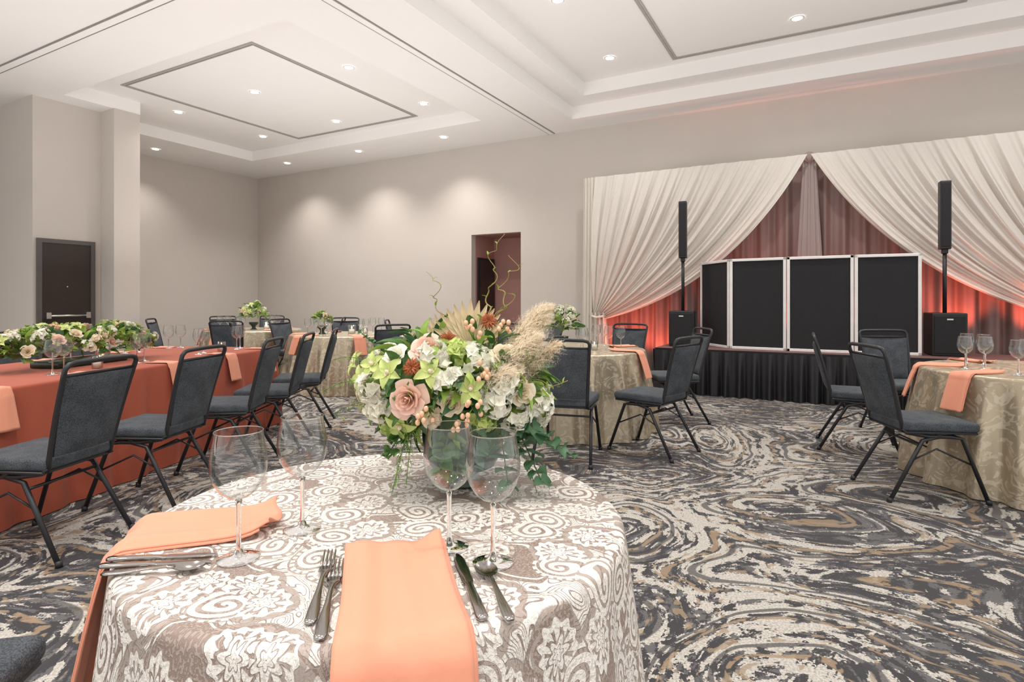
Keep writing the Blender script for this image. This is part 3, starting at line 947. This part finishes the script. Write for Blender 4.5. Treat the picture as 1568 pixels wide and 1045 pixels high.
def big_centerpiece():
    mb = MB()
    mb.add(revolve([(0, 0), (.055, 0), (.06, .006), (.035, .02), (.04, .03), (.085, .05), (.105, .09), (.108, .135), (.10, .15), (.095, .14), (0, .12)], 36), VAS)
    C = Vector((-.02, 0, .27)); rx, ry, rz = .225, .17, .125
    def at(x, z, push=1.0):
        dx = (x-C.x)/rx; dz = (z-C.z)/rz
        k = 1-dx*dx-dz*dz
        y = -ry*sqrt(max(0, k))
        if k < 0: y = R_.uniform(-.03, .01)
        p = Vector((x, y*push, z)); n = Vector((dx/rx, (y/ry)/ry, dz/rz)).normalized()
        n = (n+Vector((0, -.5, .15))).normalized()
        return p, n
    mb.add(grid(lambda u, v: (C.x+rx*.82*sin(pi*v)*cos(2*pi*u), ry*.82*sin(pi*v)*sin(2*pi*u), C.z-rz*.82*cos(pi*v)), 24, 14, True), LEA)
    mb.add(revolve([(.09, .12), (.13, .17), (.15, .22)], 24), LEA)
    for k in range(230):
        d = Vector((R_.gauss(0, 1), R_.gauss(0, 1), R_.gauss(0, 1))).normalized()
        p = Vector((C.x+d.x*rx*.92, d.y*ry*.92, C.z+d.z*rz*.92))
        dr = d+Vector((R_.uniform(-.6, .6), R_.uniform(-.6, .6), R_.uniform(-.5, .5)))
        leafdir(mb, p, dr, R_.uniform(.045, .085), P_leaf, R_.choice([LEA, LEA, LIM, LIM, EUC]), R_.uniform(-1, 1))
    for x, z in ((-.185, .225), (-.02, .295), (.085, .245), (.175, .235), (.185, .20), (-.055, .34), (-.20, .27), (.04, .33), (.13, .205), (.10, .28)):
        p, n = at(x, z); stock(mb, p+n*.018, n, .032, WHI, 20, .019)
    for x, z in ((-.165, .19), (.06, .21), (.0, .345)):
        p, n = at(x, z); stock(mb, p+n*.01, n, .032, GRE, 18, .018)
    for x, z in ((-.225, .25), (-.23, .21), (.13, .30), (-.06, .21)):
        p, n = at(x, z); stock(mb, p, n, .028, CRE, 16, .016)
    p, n = at(-.105, .255); rose(mb, p+n*.035, n, .049, BLU)
    p, n = at(-.075, .355); rose(mb, p+n*.02, n, .042, BLU)
    p, n = at(.11, .34); rose(mb, p+n*.01, n, .038, CRE)
    p, n = at(-.01, .245); rose(mb, p+n*.02, n, .034, CRE)
    p, n = at(.145, .26); rose(mb, p+n*.02, n, .036, CRE)
    p, n = at(-.155, .34); rose(mb, p+n*.01, n, .034, WHI)
    for x, z in ((-.15, .30), (-.125, .20), (-.19, .31), (-.215, .285), (-.25, .30), (.03, .275), (-.055, .305)):
        p, n = at(x, z); orchid(mb, p+n*.04, n, .040)
    for x, z, yy in ((-.106, .325, -.17), (-.027, .385, -.10), (.07, .43, -.05)):
        p = Vector((x, yy, z)); mum(mb, p, (x*1.5, -1, .35), .024); mb.add(tube([(x*.5, 0, .3), p], .0018, 5), LEA)
    for x, z in ((.035, .37), (-.06, .235), (.04, .24), (.06, .30), (.01, .215), (.09, .375)):
        p, n = at(x, z); berries(mb, p+n*.05, n)
    for k in range(16):
        a = R_.uniform(.1, pi-.1); zz = R_.uniform(-.5, .8)
        p = Vector((C.x+rx*cos(a)*sqrt(1-zz*zz), ry*sin(a)*sqrt(1-zz*zz), C.z+rz*zz)); n = Vector((cos(a), sin(a), zz))
        R_.choice([lambda: stock(mb, p, n, .034, WHI, 14), lambda: orchid(mb, p+n*.03, n, .043), lambda: rose(mb, p, n, .042, CRE)])()
    euc(mb, (.12, -.10, .21), (.27, -.13, .11), .0, 7, .06)
    euc(mb, (.14, -.08, .17), (.20, -.14, .05), .0, 6, .055)
    euc(mb, (.10, -.12, .18), (.12, -.16, .06), -.01, 5, .055)
    euc(mb, (-.12, -.12, .19), (-.17, -.15, .11), .0, 5, .05, LEA)
    euc(mb, (-.02, -.14, .17), (-.04, -.17, .08), .0, 5, .05, LEA)
    euc(mb, (.05, -.14, .17), (.04, -.17, .09), .0, 5, .05)
    euc(mb, (.00, -.12, .16), (.00, -.16, .07), .0, 5, .05, LEA)
    euc(mb, (-.18, -.02, .33), (-.26, -.04, .39), .01, 6, .028)
    fern(mb, (-.18, -.10, .25), (-.33, -.12, .26), .03)
    fern(mb, (-.18, -.10, .22), (-.31, -.1, .20), .02)
    fern(mb, (-.12, -.14, .18), (-.15, -.18, .035), .0, 18, .035)
    fern(mb, (-.11, -.14, .18), (-.12, -.17, .05), .0, 14, .03)
    fern(mb, (.12, -.10, .15), (.19, -.14, .02), .03, 16, .02)
    fern(mb, (-.2, -.05, .30), (-.33, -.05, .33), .02, 14, .025)
    palmfan(mb, (.02, -.02, .36), (0, -1, .2), .13)
    palmfan(mb, (-.05, .02, .35), (-.3, -1, .2), .11)
    pampas(mb, (.09, -.06, .30), (.225, -.03, .46), (.0, 0, .015), .048, 1900)
    pampas(mb, (.07, -.10, .28), (.19, -.10, .39), (.0, -.02, .01), .045, 1500)
    pampas(mb, (.05, -.14, .26), (.12, -.16, .31), (.0, -.02, .01), .038, 700)
    pampas(mb, (.14, -.04, .27), (.25, -.05, .37), (.0, 0, .01), .036, 800)
    twig(mb, (.05, .02, .33), (.09, .03, .66), .014, 3.2, seed=1)
    twig(mb, (.07, .02, .33), (.13, .05, .60), .018, 2.6, seed=2)
    twig(mb, (.06, .02, .33), (.12, .03, .50), .016, 2.0, seed=9)
    twig(mb, (-.02, .02, .33), (-.09, .0, .56), .016, 2.4, .0022, seed=4)
    twig(mb, (.10, -.1, .28), (.26, -.12, .28), .022, 2.0, .0018, seed=5)
    twig(mb, (-.1, -.12, .28), (-.30, -.12, .20), .03, 1.6, .0016, seed=6)
    x, y = W(-.13, 1.53)
    mb.obj('floral_centerpiece', FL, (x, y, TH+.001), YAW)
big_centerpiece()

def small_flowers(lat, dep, rx, ry, rz, cnt, seed, rot=0.0, tall=False, name='floral_centerpiece', lf=3.6):
    global R_
    R_ = random.Random(seed); mb = MB()
    base = .06
    if tall:
        mb.add(revolve([(0, 0), (.06, 0), (.03, .02), (.03, .05), (.07, .09), (.075, .12), (0, .11)], 20), VAS); base = .16
    else:
        mb.add(rbox(-rx*.6, rx*.6, -ry*.5, ry*.5, 0, .05, .01, 2), VAS)
    def pp(lo=-.3):
        a = R_.uniform(0, 2*pi); zz = R_.uniform(lo, .95); q = sqrt(1-zz*zz)
        return Vector((rx*cos(a)*q*R_.uniform(.6, 1), ry*sin(a)*q, base+rz*.35+rz*zz*.65)), Vector((cos(a)*q, sin(a)*q, zz+.2))
    for k in range(int(cnt*lf)):
        p, n = pp(); p.z = max(p.z, .03)
        leafdir(mb, p*.99, n+Vector((R_.uniform(-.6, .6), R_.uniform(-.6, .6), R_.uniform(-.4, .3))), R_.uniform(.05, .09), R_.choice([P_leaf, P_round, P_leaf]), R_.choice([LEA, LEA, LIM, LIM, EUC]), R_.uniform(-1, 1))
    for k in range(cnt):
        p, n = pp(.0); p = p*1.06+n*.02
        c = R_.random()
        if c < .42: stock(mb, p, n, .034, R_.choice([WHI, WHI, CRE]), 13, .021)
        elif c < .60: orchid(mb, p+n*.02, n, .050, GRE)
        elif c < .82: rose(mb, p, n, .045, R_.choice([CRE, BLU, BLU]))
        elif c < .88: berries(mb, p, n, 7, .007)
        else: stock(mb, p, n, .032, LIM, 12, .02)
    if tall:
        twig(mb, (0, 0, .2), (.06, 0, .38), .02, 2, seed=seed)
        twig(mb, (0, 0, .2), (-.07, 0, .34), .02, 2, seed=seed+1)
    x, y = W(lat, dep)
    mb.obj(name, FL, (x, y, TH+.001), YAW+rot)
gl = cen+u*.28
small_flowers(gl.x, gl.y, .19, .62, .20, 76, 31, LT_rot-YAW, name='floral_table_garland', lf=5)
small_flowers(.50, 5.85, .19, .17, .20, 24, 32, 0, True, lf=5)
small_flowers(-4.3, 9.6, .20, .18, .24, 22, 33, 0, True, lf=5)
small_flowers(-2.75, 8.35, .10, .09, .10, 8, 34, 0, True)
small_flowers(4.05, 4.15, .15, .15, .14, 14, 35, 0, True)

# ------------------------------------------------------------------ settings on the other tables
def setting(cl, R, ang, ng=2):
    napkin(cl, R, ang, R-.30, .13, .15, .20, int(abs(ang)*10), .10, .030, lift=.012)
    t = ang+.32; r = R-.24
    for k in range(ng):
        a = t+k*.02; rr = r-k*.12
        glass(cl[0]+rr*cos(a), cl[1]+rr*sin(a), .95)
for a in (-100, -35, 20, 160, 215): setting((.58, 5.8), .75, radians(a))
for a in (-168, -115, 150, 95): setting((3.70, 3.97), .75, radians(a))
for a in (-130, -60, 0, 120, 185): setting((-2.4, 8.3), .75, radians(a))
for a in (-110, -40, 60, 200): setting((-4.3, 9.6), .75, radians(a))
for a in (-100, -20, 190): setting((-.65, 8.35), .75, radians(a))
votive(-2.25, 8.1, 1.5); votive(-2.1, 8.25); votive(-4.0, 9.4, 1.4)
votive(.8, 5.6); votive(3.62, 3.75)
for k, t in enumerate((-.15, .55, 1.25, 1.95, 2.5)):
    p = e0+u*t+nrm*.26
    glass(p.x, p.y, .95); q = p+u*.13+nrm*.05; glass(q.x, q.y, .95)
    p = e0+u*t+nrm*1.0; glass(p.x, p.y, .95); q = p+u*.12-nrm*.04; glass(q.x, q.y, .95)
for t in (.9, 2.28):
    p = e0+u*t+nrm*.27; votive(p.x, p.y)
p = e0+u*1.72+nrm*1.0; votive(p.x, p.y, 1.6)
def flat_napkin_long(t, side):
    mb = MB(); w = .15
    def f(uu, v):
        s = v*.44; y = (uu-.5)*w
        bz = .004+.003*(1+sin(uu*9+v*3))
        if s < .19: return (-.20+s, y, TH+bz)
        if s < .24:
            a = (s-.19)/.05*pi/2; return (-.01+.02*sin(a)*1.0, y, TH+bz-.03*(1-cos(a)))
        q = s-.24; return (.012+.12*q+.05*min(1, q/.5)+bz, y, TH-.03-q)
    mb.add(grid(f, 16, 30), 0)
    p = e0+u*t+(Vector((0, 0)) if side > 0 else nrm*1.24)
    x, y = W(p.x, p.y)
    o = mb.obj('napkin', [M_napkin], (x, y, 0), LT_rot+(0 if side > 0 else pi))
    md = o.modifiers.new('th', 'SOLIDIFY'); md.thickness = .003; md.offset = 1
for t in (-.02, .62, 1.32, 2.02, 2.60):
    flat_napkin_long(t, 1); flat_napkin_long(t, -1)

# ------------------------------------------------------------------ world, camera, colour
w = D.worlds.new('World'); SC.world = w; w.use_nodes = True
w.node_tree.nodes['Background'].inputs[0].default_value = (1, .975, .95, 1)
w.node_tree.nodes['Background'].inputs[1].default_value = 0.95

cam = D.cameras.new('Camera'); co = D.objects.new('Camera', cam); COL.objects.link(co)
co.location = (0, 0, CAMH); co.rotation_euler = (pi/2, 0, YAW)
cam.sensor_width = 36; cam.lens = 36*883/1568
cam.shift_y = -(522.5-460)/1568
cam.clip_start = .05; cam.clip_end = 100
SC.camera = co
SC.view_settings.view_transform = 'Standard'
SC.view_settings.exposure = 0.4
